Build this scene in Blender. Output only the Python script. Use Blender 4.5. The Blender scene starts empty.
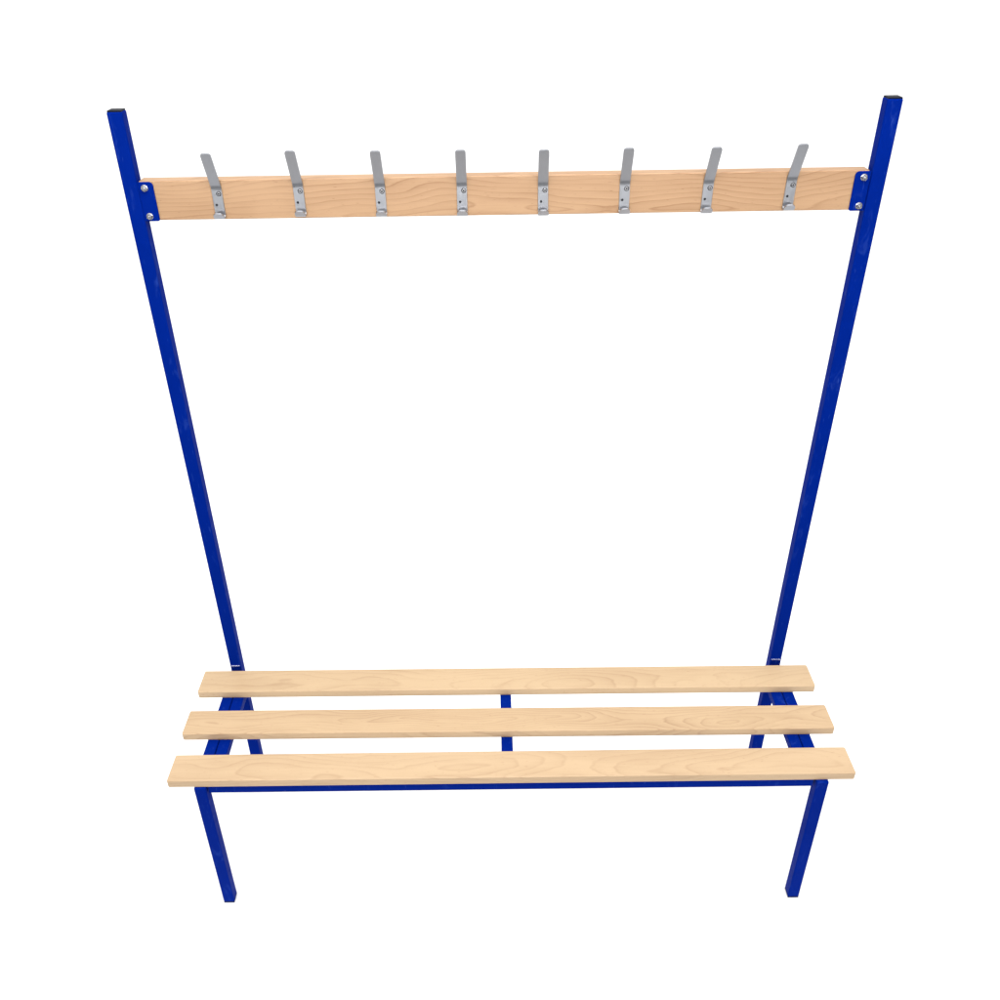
import bpy, bmesh, math, random
from mathutils import Vector, Matrix
random.seed(4)
C = bpy.context.scene.collection
# ---------------------------------------------------------------- materials
def newmat(name):
    m = bpy.data.materials.new(name); m.use_nodes = True
    nt = m.node_tree; b = nt.nodes['Principled BSDF']
    return m, nt, b
def N(nt, t, **kw):
    n = nt.nodes.new(t)
    for k, v in kw.items(): setattr(n, k, v)
    return n
def mathn(nt, op, a, b=None, clamp=False):
    n = N(nt, 'ShaderNodeMath', operation=op); n.use_clamp = clamp
    for i, v in enumerate((a, b)):
        if v is None: continue
        if isinstance(v, (int, float)): n.inputs[i].default_value = v
        else: nt.links.new(v, n.inputs[i])
    return n.outputs[0]
def noise(nt, vec, scale, detail=3, rough=.55, dist=0.):
    n = N(nt, 'ShaderNodeTexNoise'); nt.links.new(vec, n.inputs['Vector'])
    n.inputs['Scale'].default_value = scale; n.inputs['Detail'].default_value = detail
    n.inputs['Roughness'].default_value = rough; n.inputs['Distortion'].default_value = dist
    return n.outputs['Fac']
def mapping(nt, vec, loc=(0,0,0), scale=(1,1,1)):
    n = N(nt, 'ShaderNodeMapping'); nt.links.new(vec, n.inputs['Vector'])
    n.inputs['Location'].default_value = loc; n.inputs['Scale'].default_value = scale
    return n.outputs['Vector']

def wood(name, seed, light, dark, fleck, pith_z, pith_y, contrast=1.0, freq=170., wander=.06):
    """Beech: growth rings round a pith that wanders below the board, fine fibres and short flecks."""
    m, nt, b = newmat(name)
    tc = N(nt, 'ShaderNodeTexCoord').outputs['Object']
    v0 = mapping(nt, tc, loc=(seed * 3.17, 0, 0))
    sep = N(nt, 'ShaderNodeSeparateXYZ'); nt.links.new(v0, sep.inputs[0])
    x, y, z = sep.outputs
    slow = noise(nt, mapping(nt, v0, scale=(1.7, 5, 5)), 1.0, 2, .5)
    slow2 = noise(nt, mapping(nt, v0, loc=(7, 3, 1), scale=(2.6, 6, 6)), 1.0, 2, .5)
    wob = noise(nt, mapping(nt, v0, scale=(9, 45, 45)), 1.0, 3, .55)
    zz = mathn(nt, 'ADD', mathn(nt, 'ADD', z, pith_z), mathn(nt, 'MULTIPLY', mathn(nt, 'SUBTRACT', slow, .5), wander * 2))
    yy = mathn(nt, 'ADD', mathn(nt, 'ADD', y, pith_y), mathn(nt, 'MULTIPLY', mathn(nt, 'SUBTRACT', slow2, .5), .09))
    r = mathn(nt, 'SQRT', mathn(nt, 'ADD', mathn(nt, 'MULTIPLY', zz, zz), mathn(nt, 'MULTIPLY', yy, yy)))
    r = mathn(nt, 'ADD', r, mathn(nt, 'MULTIPLY', wob, .007))
    ph = mathn(nt, 'FRACT', mathn(nt, 'MULTIPLY', r, freq))
    ring = N(nt, 'ShaderNodeValToRGB'); nt.links.new(ph, ring.inputs[0])
    cr = ring.color_ramp
    cr.elements[0].position = 0; cr.elements[0].color = (.15,)*3 + (1,)
    cr.elements[1].position = 1; cr.elements[1].color = (.2,)*3 + (1,)
    for p, c in ((.45, .28), (.78, .5), (.9, 1.), (.965, .55)):
        e = cr.elements.new(p); e.color = (c, c, c, 1)
    fib = noise(nt, mapping(nt, v0, scale=(14, 420, 420)), 1.0, 4, .65)
    fade = noise(nt, mapping(nt, v0, loc=(2, 9, 4), scale=(4, 18, 18)), 1.0, 2, .5)
    fadec = N(nt, 'ShaderNodeMapRange'); nt.links.new(fade, fadec.inputs[0])
    fadec.inputs[1].default_value = .35; fadec.inputs[2].default_value = .68
    fadec.inputs[3].default_value = .35; fadec.inputs[4].default_value = 1.
    t = mathn(nt, 'MULTIPLY', mathn(nt, 'MULTIPLY', ring.outputs[0], fadec.outputs[0]), .62 * contrast)
    t = mathn(nt, 'ADD', t, mathn(nt, 'MULTIPLY', mathn(nt, 'SUBTRACT', fib, .5), .55))
    tone = noise(nt, mapping(nt, v0, loc=(11, 2, 8), scale=(2.2, 14, 14)), 1.0, 3, .6)
    t = mathn(nt, 'ADD', t, mathn(nt, 'MULTIPLY', mathn(nt, 'SUBTRACT', tone, .5), 1.0), True)
    mix = N(nt, 'ShaderNodeMix', data_type='RGBA'); nt.links.new(t, mix.inputs[0])
    mix.inputs[6].default_value = light + (1,); mix.inputs[7].default_value = dark + (1,)
    # short ray flecks
    fl = noise(nt, mapping(nt, v0, scale=(75, 620, 620)), 1.0, 1, .4)
    flm = N(nt, 'ShaderNodeMapRange'); nt.links.new(fl, flm.inputs[0])
    flm.inputs[1].default_value = .69; flm.inputs[2].default_value = .77
    flm.inputs[3].default_value = 0.; flm.inputs[4].default_value = .8
    mix2 = N(nt, 'ShaderNodeMix', data_type='RGBA'); nt.links.new(flm.outputs[0], mix2.inputs[0])
    nt.links.new(mix.outputs[2], mix2.inputs[6]); mix2.inputs[7].default_value = fleck + (1,)
    nt.links.new(mix2.outputs[2], b.inputs['Base Color'])
    b.inputs['Roughness'].default_value = .42
    b.inputs['Specular IOR Level'].default_value = .35
    bp = N(nt, 'ShaderNodeBump'); bp.inputs['Strength'].default_value = .12; bp.inputs['Distance'].default_value = .0006
    nt.links.new(fib, bp.inputs['Height']); nt.links.new(bp.outputs[0], b.inputs['Normal'])
    return m

def paint(name, col, rough=.32, orange=.25, spec=.2, ior=1.45, worn=0.):
    m, nt, b = newmat(name)
    tc = N(nt, 'ShaderNodeTexCoord').outputs['Object']
    n1 = noise(nt, tc, 14., 3, .6)
    mix = N(nt, 'ShaderNodeMix', data_type='RGBA'); nt.links.new(n1, mix.inputs[0])
    mix.inputs[6].default_value = tuple(c * .88 for c in col) + (1,)
    mix.inputs[7].default_value = tuple(min(1, c * 1.12) for c in col) + (1,)
    out = mix.outputs[2]
    if worn:      # rubbed, paler patches and fine scuffs in the powder coat
        a = noise(nt, mapping(nt, tc, loc=(3, 1, 2), scale=(34, 34, 11)), 1., 4, .7, .6)
        k = noise(nt, mapping(nt, tc, scale=(160, 160, 26)), 1., 2, .6)
        m1 = N(nt, 'ShaderNodeMapRange'); nt.links.new(a, m1.inputs[0])
        m1.inputs[1].default_value = .57; m1.inputs[2].default_value = .68; m1.inputs[3].default_value = 0; m1.inputs[4].default_value = worn
        m2 = N(nt, 'ShaderNodeMapRange'); nt.links.new(k, m2.inputs[0])
        m2.inputs[1].default_value = .66; m2.inputs[2].default_value = .74; m2.inputs[3].default_value = 0; m2.inputs[4].default_value = worn * 1.4
        wm = N(nt, 'ShaderNodeMix', data_type='RGBA'); nt.links.new(mathn(nt, 'ADD', m1.outputs[0], m2.outputs[0], True), wm.inputs[0])
        nt.links.new(out, wm.inputs[6]); wm.inputs[7].default_value = (.035, .085, .36, 1)
        out = wm.outputs[2]
    nt.links.new(out, b.inputs['Base Color']); b.inputs['IOR'].default_value = ior
    rr = N(nt, 'ShaderNodeMapRange'); nt.links.new(noise(nt, tc, 45., 4, .6), rr.inputs[0])
    rr.inputs[1].default_value = .3; rr.inputs[2].default_value = .7
    rr.inputs[3].default_value = rough * .75; rr.inputs[4].default_value = rough * 1.35
    nt.links.new(rr.outputs[0], b.inputs['Roughness'])
    b.inputs['Specular IOR Level'].default_value = spec
    bp = N(nt, 'ShaderNodeBump'); bp.inputs['Strength'].default_value = orange; bp.inputs['Distance'].default_value = .0004
    nt.links.new(noise(nt, tc, 380., 2, .5), bp.inputs['Height']); nt.links.new(bp.outputs[0], b.inputs['Normal'])
    return m

def metal(name, col, rough, metallic, brushed=True):
    m, nt, b = newmat(name)
    tc = N(nt, 'ShaderNodeTexCoord').outputs['Object']
    n1 = noise(nt, mapping(nt, tc, scale=(900, 60, 60) if brushed else (200, 200, 200)), 1., 3, .6)
    mr = N(nt, 'ShaderNodeMapRange'); nt.links.new(n1, mr.inputs[0])
    mr.inputs[1].default_value = .25; mr.inputs[2].default_value = .75
    mr.inputs[3].default_value = rough * .85; mr.inputs[4].default_value = rough * 1.2
    nt.links.new(mr.outputs[0], b.inputs['Roughness'])
    mix = N(nt, 'ShaderNodeMix', data_type='RGBA'); nt.links.new(n1, mix.inputs[0])
    mix.inputs[6].default_value = tuple(c * .93 for c in col) + (1,); mix.inputs[7].default_value = tuple(min(1, c * 1.06) for c in col) + (1,)
    nt.links.new(mix.outputs[2], b.inputs['Base Color'])
    b.inputs['Metallic'].default_value = metallic
    return m

BLUE = (.0004, .0130, .190)
M = {
 'blue': paint('blue_powder_coat', BLUE, .34, .10, .006, 1.45, .20),
 'weld': paint('painted_weld', BLUE, .12, .9, 1., 2.1),
 'cap': paint('black_plastic', (.006, .007, .014), .4, .1, .08),
 'foot': paint('dark_blue_plastic', (.004, .010, .060), .4, .1),
 'alu': metal('satin_aluminium', (.345, .355, .38), .36, .9),
 'zinc': metal('zinc_plated_steel', (.62, .62, .63), .22, 1., False),
 'hole_shade': paint('painted_hole_shadow', (.03, .03, .035), .5, 0.),  # dark colour painted for the shade in screw holes and recesses
}
L_, D_, F_ = (.505, .358, .216), (.335, .210, .115), (.35, .21, .115)
W = [wood('beech_front_slat', 1, L_, D_, F_, .055, .01, .80, 130., .07),
     wood('beech_middle_slat', 2, (.490, .343, .202), D_, F_, .018, .0, 1.35, 160., .06),
     wood('beech_rear_slat', 5, (.500, .357, .213), D_, F_, .050, .02, .95, 140., .06)]
WB = wood('beech_coat_board', 9, (.440, .272, .152), (.255, .130, .060), (.24, .12, .06), .03, .0, 1.25, 95., .085)

# ---------------------------------------------------------------- mesh helpers
def link(name, me, mat, parent=None, smooth=True, bevel=0., seg=3):
    o = bpy.data.objects.new(name, me); C.objects.link(o)
    me.materials.append(mat)
    if parent is not None: o.parent = parent
    if smooth:
        for p in me.polygons: p.use_smooth = True
    if bevel:
        b = o.modifiers.new('edge', 'BEVEL'); b.width = bevel; b.segments = seg; b.limit_method = 'ANGLE'; b.angle_limit = math.radians(40)
        b.harden_normals = False
        w = o.modifiers.new('wn', 'WEIGHTED_NORMAL'); w.keep_sharp = True
    return o
def mesh(name, vs, fs):
    me = bpy.data.meshes.new(name); me.from_pydata([tuple(v) for v in vs], [], fs); me.update()
    bm = bmesh.new(); bm.from_mesh(me); bmesh.ops.recalc_face_normals(bm, faces=bm.faces[:]); bm.to_mesh(me); bm.free()
    return me
def prism(name, bot, top, mat, parent, bevel=.002, seg=3):
    """solid between two matching outlines"""
    n = len(bot); vs = list(bot) + list(top)
    fs = [list(range(n))[::-1], list(range(n, 2 * n))] + [[i, (i + 1) % n, n + (i + 1) % n, n + i] for i in range(n)]
    return link(name, mesh(name, vs, fs), mat, parent, True, bevel, seg)
def box(name, lo, hi, mat, parent, bevel=.002, seg=3):
    (x0, y0, z0), (x1, y1, z1) = lo, hi
    q = lambda z: [(x0, y0, z), (x1, y0, z), (x1, y1, z), (x0, y1, z)]
    return prism(name, q(z0), q(z1), mat, parent, bevel, seg)

# ---------------------------------------------------------------- measured sizes (metres)
d = dict(zs=.4402, t=.0210, w=.0718, pitch=.1282, po=.6937, pw=.0276, pd=.0256, ztop=1.7582, yp=.3505,
         lo=.6945, lw=.0264, ly=-.0045, zb0=1.5638, zb1=1.6360, bt=.028, yb=.0066, hp=.15, hx0=-.5236)
zr = d['zs'] - d['t']            # top of the steel frame
root = bpy.data.objects.new('changing_room_bench', None); C.objects.link(root)
root['label'] = 'beech slat changing room bench with blue steel frame and eight metal coat hooks'
root['category'] = 'bench'

# seat slats
def slat(i, w, sx, sl, yw, y0, mat):
    hl = .75 + sl; n = 4; r = .004
    o = []
    for cx_, cy_, a0 in ((hl - r, r, -90), (hl - r, w - r, 0), (-hl + r, w - r, 90), (-hl + r, r, 180)):
        for k in range(n + 1):
            a = math.radians(a0 + 90 * k / n); o.append((cx_ + r * math.cos(a), cy_ + r * math.sin(a)))
    yc = w / 2
    f = lambda z: [(x, y - yc, z) for x, y in o]
    ob = prism('seat_slat', f(-d['t']), f(0), mat, root, .0026, 4)
    ob.location = (sx, y0 + yc, d['zs']); ob.rotation_euler.z = yw
    return ob
slat(0, d['w'], .0023, 0, .0007, 0, W[0])
slat(1, d['w'] - .0008, -.0018, .0006, -.0032, d['pitch'], W[1])
slat(2, d['w'] - .0002, -.0028, -.0009, -.0029, 2 * d['pitch'] + .0019, W[2])

def tube_leg(name, xb, xt, w, y0, dep, zt, z0=0., mat='blue', bev=.0032):
    q = lambda x, z: [(x, y0, z), (x + w, y0, z), (x + w, y0 + dep, z), (x, y0 + dep, z)]
    return prism(name, q(xb, z0), q(xt, zt), M[mat], root, bev, 4)
# front legs, each with its plastic foot
fl = tube_leg('front_leg', -d['lo'] + .0003, -d['lo'] + .0036, d['lw'], d['ly'], .0262, zr, .004)
fr = tube_leg('front_leg', d['lo'] + .0037 - d['lw'], d['lo'] + .0012 - d['lw'], d['lw'], d['ly'] - .0016, .0262, zr, .004)
for leg, x, y in ((fl, -d['lo'] + .0003, d['ly']), (fr, d['lo'] + .0037 - d['lw'], d['ly'] - .0016)):
    box('foot_cap', (x + .0004, y + .0004, 0), (x + d['lw'] - .0004, y + .0258, .0045), M['foot'], leg, .001, 2)
# tall rear posts, floor to top
posts = []
for s in (-1, 1):
    if s < 0:
        xt, xs, y0, zt = -d['po'] - .0005, -d['po'] - .0005, d['yp'], d['ztop']
    else:
        xt, xs, y0, zt = d['po'] + .0021 - d['pw'], d['po'] - .0038 - d['pw'] + .0012, d['yp'] - .0011, d['ztop'] - .0010
    xb = xs + (xs - xt) * d['zs'] / (zt - d['zs'])
    p = tube_leg('post', xb, xt, d['pw'], y0, d['pd'], zt, .004)
    cw = .0012
    box('post_cap', (xt + cw, y0 + cw, zt - .001), (xt + d['pw'] - cw, y0 + d['pd'] - cw, zt + .0022), M['cap'], p, .0012, 3)
    box('foot_cap', (xb + .0004, y0 + .0004, 0), (xb + d['pw'] - .0004, y0 + d['pd'] - .0004, .0045), M['foot'], p, .001, 2)
    # weld bead across the post just above the seat
    bm = bmesh.new(); n = 15
    for k in range(n):
        u = k / (n - 1)
        mt = Matrix.Translation((xs + .004 + u * (d['pw'] - .009), y0 - .0002, d['zs'] - .0022 + .0007 * math.sin(k * 2.1 + s))) @ Matrix.Diagonal((.0024, .0026, .0026, 1))
        bmesh.ops.create_icosphere(bm, subdivisions=2, radius=1., matrix=mt)
    me = bpy.data.meshes.new('weld_bead'); bm.to_mesh(me); bm.free()
    link('weld_bead', me, M['weld'], p)
    posts.append((xt, xs, y0, zt, p))

# seat frame: paired side rails, centre rail, front and rear rails
yb = d['yp'] - .0005
for s in (-1, 1):
    for k in range(2):
        xo = d['lo'] + .0010 - k * .0274
        a, b_ = sorted((s * xo, s * (xo - .0262)))
        if k == 0: y0, y1, = d['ly'] + .0270, yb
        else: y0, y1 = .0245, yb + .0002
        if k == 0 and s > 0: y1 -= .0013
        if k == 1: y1 = .336
        box('side_rail', (a, y0, zr - .022), (b_, y1, zr), M['blue'], root, .0032, 4)
xi = d['lo'] + .0 - d['lw'] - .0036
box('front_rail', (-xi + .0012 , .0035, zr - .0245), (xi + .0015, .0238, zr - .0004), M['blue'], root, .0022, 4)
box('rear_rail', (-d['lo'] + .0535, .3165, zr - .0205), (d['lo'] - .0535, .3368, zr - .0004), M['blue'], root, .0022, 4)
box('centre_rail', (-.0150, .0242, zr - .0206), (.0110, .3161, zr - .0002), M['blue'], root, .0028, 4)

# coat board between the posts
T = -.0013
yf = d['yp'] + d['yb']
xe = d['po'] - d['pw']
bd = box('coat_rail_board', (-xe + .0002, -.0, -(d['zb1'] - d['zb0']) / 2), (xe - .0006, d['bt'], (d['zb1'] - d['zb0']) / 2), WB, root, .0018, 3)
bd.location = (0, yf, (d['zb0'] + d['zb1']) / 2); bd.rotation_euler.y = -T / xe
def zt_at(x, z): return z + T * x / xe

M['screw'] = metal('screw_steel', (.38, .38, .39), .35, 1., False)
# bolts
def hexbolt(parent, x, y, z, r=.0053, rot=0.):
    bm = bmesh.new()
    # washer flange, hex nut, rounded stud
    for rad, h0, h1, n in ((r * 1.25, 0, .0012, 24), (r, .0012, .0058, 6), (r * .52, .0058, .0078, 16)):
        bmesh.ops.create_cone(bm, cap_ends=True, segments=n, radius1=rad, radius2=rad * (.93 if n != 16 else .75), depth=h1 - h0,
            matrix=Matrix.Translation((x, y - (h0 + h1) / 2, z)) @ Matrix.Rotation(math.radians(90), 4, 'X') @ Matrix.Rotation(rot, 4, 'Z'))
    me = bpy.data.meshes.new('bolt'); bm.to_mesh(me); bm.free()
    o = link('bolt', me, M['zinc'], parent, False, .0004, 2)
    me.materials.append(M['screw'])
    for p_ in me.polygons:
        if p_.center.y < y - .0059: p_.material_index = 1
    return o

# brackets
for s in (-1, 1):
    hgt0, hgt1 = d['zb0'] - .0008, d['zb1'] - .0012
    W_, r = .0275, .0075
    pts = [(0, 0), (W_ - r * .45, 0)]
    for k in range(1, 6):
        a = math.radians(-90 + 90 * k / 5); pts.append((W_ - r * .45 + r * .45 * math.cos(a), r * .45 + r * .45 * math.sin(a)))
    for k in range(0, 8):
        a = math.radians(90 * k / 7); pts.append((W_ - r + r * math.cos(a), hgt1 - hgt0 - r + r * math.sin(a)))
    pts.append((0, hgt1 - hgt0))
    x0 = xe + .0012
    f = lambda y: [(s * (x0 - px), y, zt_at(s * xe, hgt0 + pz)) for px, pz in pts]
    br = prism('bracket', f(yf - .0036), f(yf - .0003), M['blue'], root, .0006, 2)
    hexbolt(br, s * (xe - .0105), yf - .0036, zt_at(s * xe, d['zb1'] - .0118), rot=.3 + s)
    hexbolt(br, s * (xe - .0095), yf - .0036, zt_at(s * xe, d['zb0'] + .0088), rot=.9 - s)

# coat hooks: one bent flat strip of aluminium each
def hook_path():
    P = [(-.0345, .1235), (-.0015, .0568)]          # arm, tip to bend
    out = [Vector(P[0])]
    for k in range(1, 15): out.append(Vector(P[0]).lerp(Vector(P[1]), k / 15))
    # small radius bend into the flat plate
    a, b_, c = Vector((-.0034, .0606)), Vector((-.0015, .0560)), Vector((-.0015, .0505))
    for k in range(0, 7):
        t = k / 6; out.append(a.lerp(b_, t).lerp(b_.lerp(c, t), t))
    for z in (.044, .036, .028, .020, .013): out.append(Vector((-.0015, z)))
    # J at the foot
    r = .0062; cy, cz = -.0015 - r, .0075
    for k in range(0, 9):
        t = math.radians(0 - 128 * k / 8); out.append(Vector((cy + r * math.cos(t), cz + r * math.sin(t))))
    e = out[-1]; dirv = Vector((-.60, .80))
    for k in range(1, 7): out.append(e + dirv * .0022 * k)
    return [Vector((-.0, 0)) + v for v in out if True]
def hook_mesh():
    path = hook_path()
    # drop points that double back at the joins
    p2 = [path[0]]
    for v in path[1:]:
        if (v - p2[-1]).length > .0006: p2.append(v)
    path = p2
    # refine the two ends so that their corners are round
    def ends(path):
        a, b_ = path[0], path[1]
        extra = [a.lerp(b_, t) for t in (.08, .2, .4, .7)]
        c, e = path[-2], path[-1]
        extra2 = [c.lerp(e, t) for t in (.3, .6, .8, .92)]
        return [a] + extra + path[1:-1] + extra2 + [e]
    path = ends(path)
    s = [0]
    for i in range(1, len(path)): s.append(s[-1] + (path[i] - path[i - 1]).length)
    Ltot = s[-1]; th = .0030; vs = []; fs = []
    def hw(t):
        w = .0093 + .0012 * max(0, (t - .13) / .03)
        for dist, r in ((t, .0060), (Ltot - t, .0085)):
            if dist < r:
                q = r - dist; w = min(w, w - r + math.sqrt(max(0, r * r - q * q)))
        return w
    for i, p in enumerate(path):
        t = (path[min(i + 1, len(path) - 1)] - path[max(i - 1, 0)]).normalized()
        nrm = Vector((-t.y, t.x))
        w = hw(s[i])
        for sx, sn in ((-1, -1), (1, -1), (1, 1), (-1, 1)):
            q = p + nrm * sn * th / 2
            vs.append((sx * w, q.x, q.y))
    n = len(path)
    for i in range(n - 1):
        for k in range(4):
            a, b_ = i * 4 + k, i * 4 + (k + 1) % 4
            fs.append([a, b_, b_ + 4, a + 4])
    fs.append([0, 1, 2, 3]); fs.append([4 * n - 4, 4 * n - 3, 4 * n - 2, 4 * n - 1])
    return mesh('coat_hook', vs, fs)
def disc_part(name, parent, x, y, z, prof, mat, seg=20):
    """small turned part with its axis along -y; prof = [(radius, forward)]"""
    vs, fs = [], []
    for r, h in prof:
        for k in range(seg):
            a = 2 * math.pi * k / seg; vs.append((x + r * math.cos(a), y - h, z + r * math.sin(a)))
    for i in range(len(prof) - 1):
        for k in range(seg):
            a, b_ = i * seg + k, i * seg + (k + 1) % seg; fs.append([a, b_, b_ + seg, a + seg])
    fs.append(list(range((len(prof) - 1) * seg, len(prof) * seg)))
    return link(name, mesh(name, vs, fs), mat, parent, True)
hook0 = link('coat_hook', hook_mesh(), M['alu'], root, True, .0007, 2)
screw0 = disc_part('screw', hook0, .0032, -.0030, .0450, [(.0046, -.0002), (.0046, .0002), (.0034, .0003), (.0033, .0010), (.0027, .0013), (.0016, .0013), (.0015, .0004), (.0003, .0003)], M['screw'])
screw0.data.materials.append(M['hole_shade'])
for i_, p_ in enumerate(screw0.data.polygons):
    p_.use_smooth = False
    if (p_.center.y > -.0034 and math.hypot(p_.center.x - .0032, p_.center.z - .0450) > .0034) or math.hypot(p_.center.x - .0032, p_.center.z - .0450) < .0015: p_.material_index = 1  # shade colour painted on the rim ring and centre recess
shade_disc0 = disc_part('hole_shade_disc', hook0, -.0038, -.0030, .0245, [(.0024, -.0002), (.0024, .00008), (.0012, .0001)], M['hole_shade'])  # dark disc on the plate stands in for a shaded hole
HOOK_FIX = [(-.0015, .0005, 0), (-.001, .003, -.012), (-.0015, .0006, -.006), (-.002, -.0002, 0), (-.0025, -.0019, -.018), (-.003, -.0012, -.02), (-.0018, -.0022, .008), (-.001, .001, .010)]
for i in range(8):
    x = d['hx0'] + i * d['hp']
    h = hook0
    if i:
        h = hook0.copy(); C.objects.link(h); h.parent = root
        for ch in (screw0, shade_disc0):
            c = ch.copy(); C.objects.link(c); c.parent = h
            if ch is screw0: c.rotation_euler = (0, 0, 0)
    dx, dz, tilt = HOOK_FIX[i]                     # no two hooks were screwed on quite alike
    h.location = (x + dx, yf - .0001, zt_at(x, d['zb0']) + dz + .0026)
    h.rotation_euler = (0, tilt, 0)

# ---------------------------------------------------------------- white sheet and added dark floor
def ground():
    for name, cols, (x0, x1, y0, y1, z) in (('paper_backdrop', (.92, .94), (-60, 60, -.54, 60, 0)),
                                            ('added_dark_floor', (.10, .13), (-60, 60, -60, 60, -.004))):  # unseen dark floor added in front to darken the forward faces
        m, nt, b = newmat(name)
        tc = N(nt, 'ShaderNodeTexCoord').outputs['Object']
        mix = N(nt, 'ShaderNodeMix', data_type='RGBA'); nt.links.new(noise(nt, tc, 3., 4, .6), mix.inputs[0])
        mix.inputs[6].default_value = (cols[0],) * 3 + (1,); mix.inputs[7].default_value = (cols[1],) * 3 + (1,)
        nt.links.new(mix.outputs[2], b.inputs['Base Color'])
        b.inputs['Roughness'].default_value = .8; b.inputs['Specular IOR Level'].default_value = .1
        me = mesh(name, [(x0, y0, z), (x1, y0, z), (x1, y1, z), (x0, y1, z)], [[0, 1, 2, 3]])
        o = link(name, me, m, None, False); o['kind'] = 'structure'
ground()

# ---------------------------------------------------------------- light: white sky dome and added area lights
ZEN, HOR = 1.72, .48
w = bpy.data.worlds.new('World'); bpy.context.scene.world = w; w.use_nodes = True
nt = w.node_tree; bg = nt.nodes['Background']
g = N(nt, 'ShaderNodeTexCoord').outputs['Generated']
sp = N(nt, 'ShaderNodeSeparateXYZ'); nt.links.new(g, sp.inputs[0])
mr = N(nt, 'ShaderNodeMapRange'); nt.links.new(sp.outputs[2], mr.inputs[0])
mr.inputs[1].default_value = 0.; mr.inputs[2].default_value = .9; mr.inputs[3].default_value = HOR; mr.inputs[4].default_value = ZEN
nt.links.new(mr.outputs[0], bg.inputs['Strength']); bg.inputs['Color'].default_value = (1, 1, 1, 1)
def area(name, loc, target, size, power, sy=None):
    l = bpy.data.lights.new(name, 'AREA'); l.energy = power; l.shape = 'RECTANGLE'; l.size = size; l.size_y = sy or size
    o = bpy.data.objects.new(name, l); C.objects.link(o); o.location = loc
    o.rotation_euler = (Vector(target) - Vector(loc)).to_track_quat('-Z', 'Y').to_euler()
    return o
area('added_overhead_light', (0, -.75, 3.1), (0, .25, 1.2), 1.8, 44, .7)  # unseen light added overhead to brighten coat rail and post tops

fs = area('added_front_light', (0, -4.4, 1.75), (0, .3, 1.72), 5, 24, .9)  # unseen light added behind the camera to brighten hook plates and board
fs.data.spread = math.radians(62)       # added light, spread narrowed: lights the coat rail more than the legs

# ---------------------------------------------------------------- camera
cam = bpy.data.cameras.new('camera'); co = bpy.data.objects.new('camera', cam); C.objects.link(co)
rx, ry, rz = -.5439, .0198, .0102
R = Matrix.Rotation(rz, 3, 'Z') @ Matrix.Rotation(rx, 3, 'X') @ Matrix.Rotation(ry, 3, 'Y')
right, fwd, up = R.col[0], R.col[1], R.col[2]
Mx = Matrix((right, up, -fwd)).transposed().to_4x4(); Mx.translation = (-.0296, -1.2863, 2.0340)
co.matrix_world = Mx
cam.sensor_width = 36; cam.lens = 886.10 * 36 / 1000
cam.shift_x = (500 - 483.13) / 1000; cam.shift_y = (456.27 - 500) / 1000
cam.clip_start = .02; cam.clip_end = 300
sc = bpy.context.scene
sc.camera = co
sc.view_settings.view_transform = 'Standard'; sc.view_settings.look = 'None'
sc.view_settings.exposure = 0; sc.view_settings.gamma = 1; sc.view_settings.use_curve_mapping = False
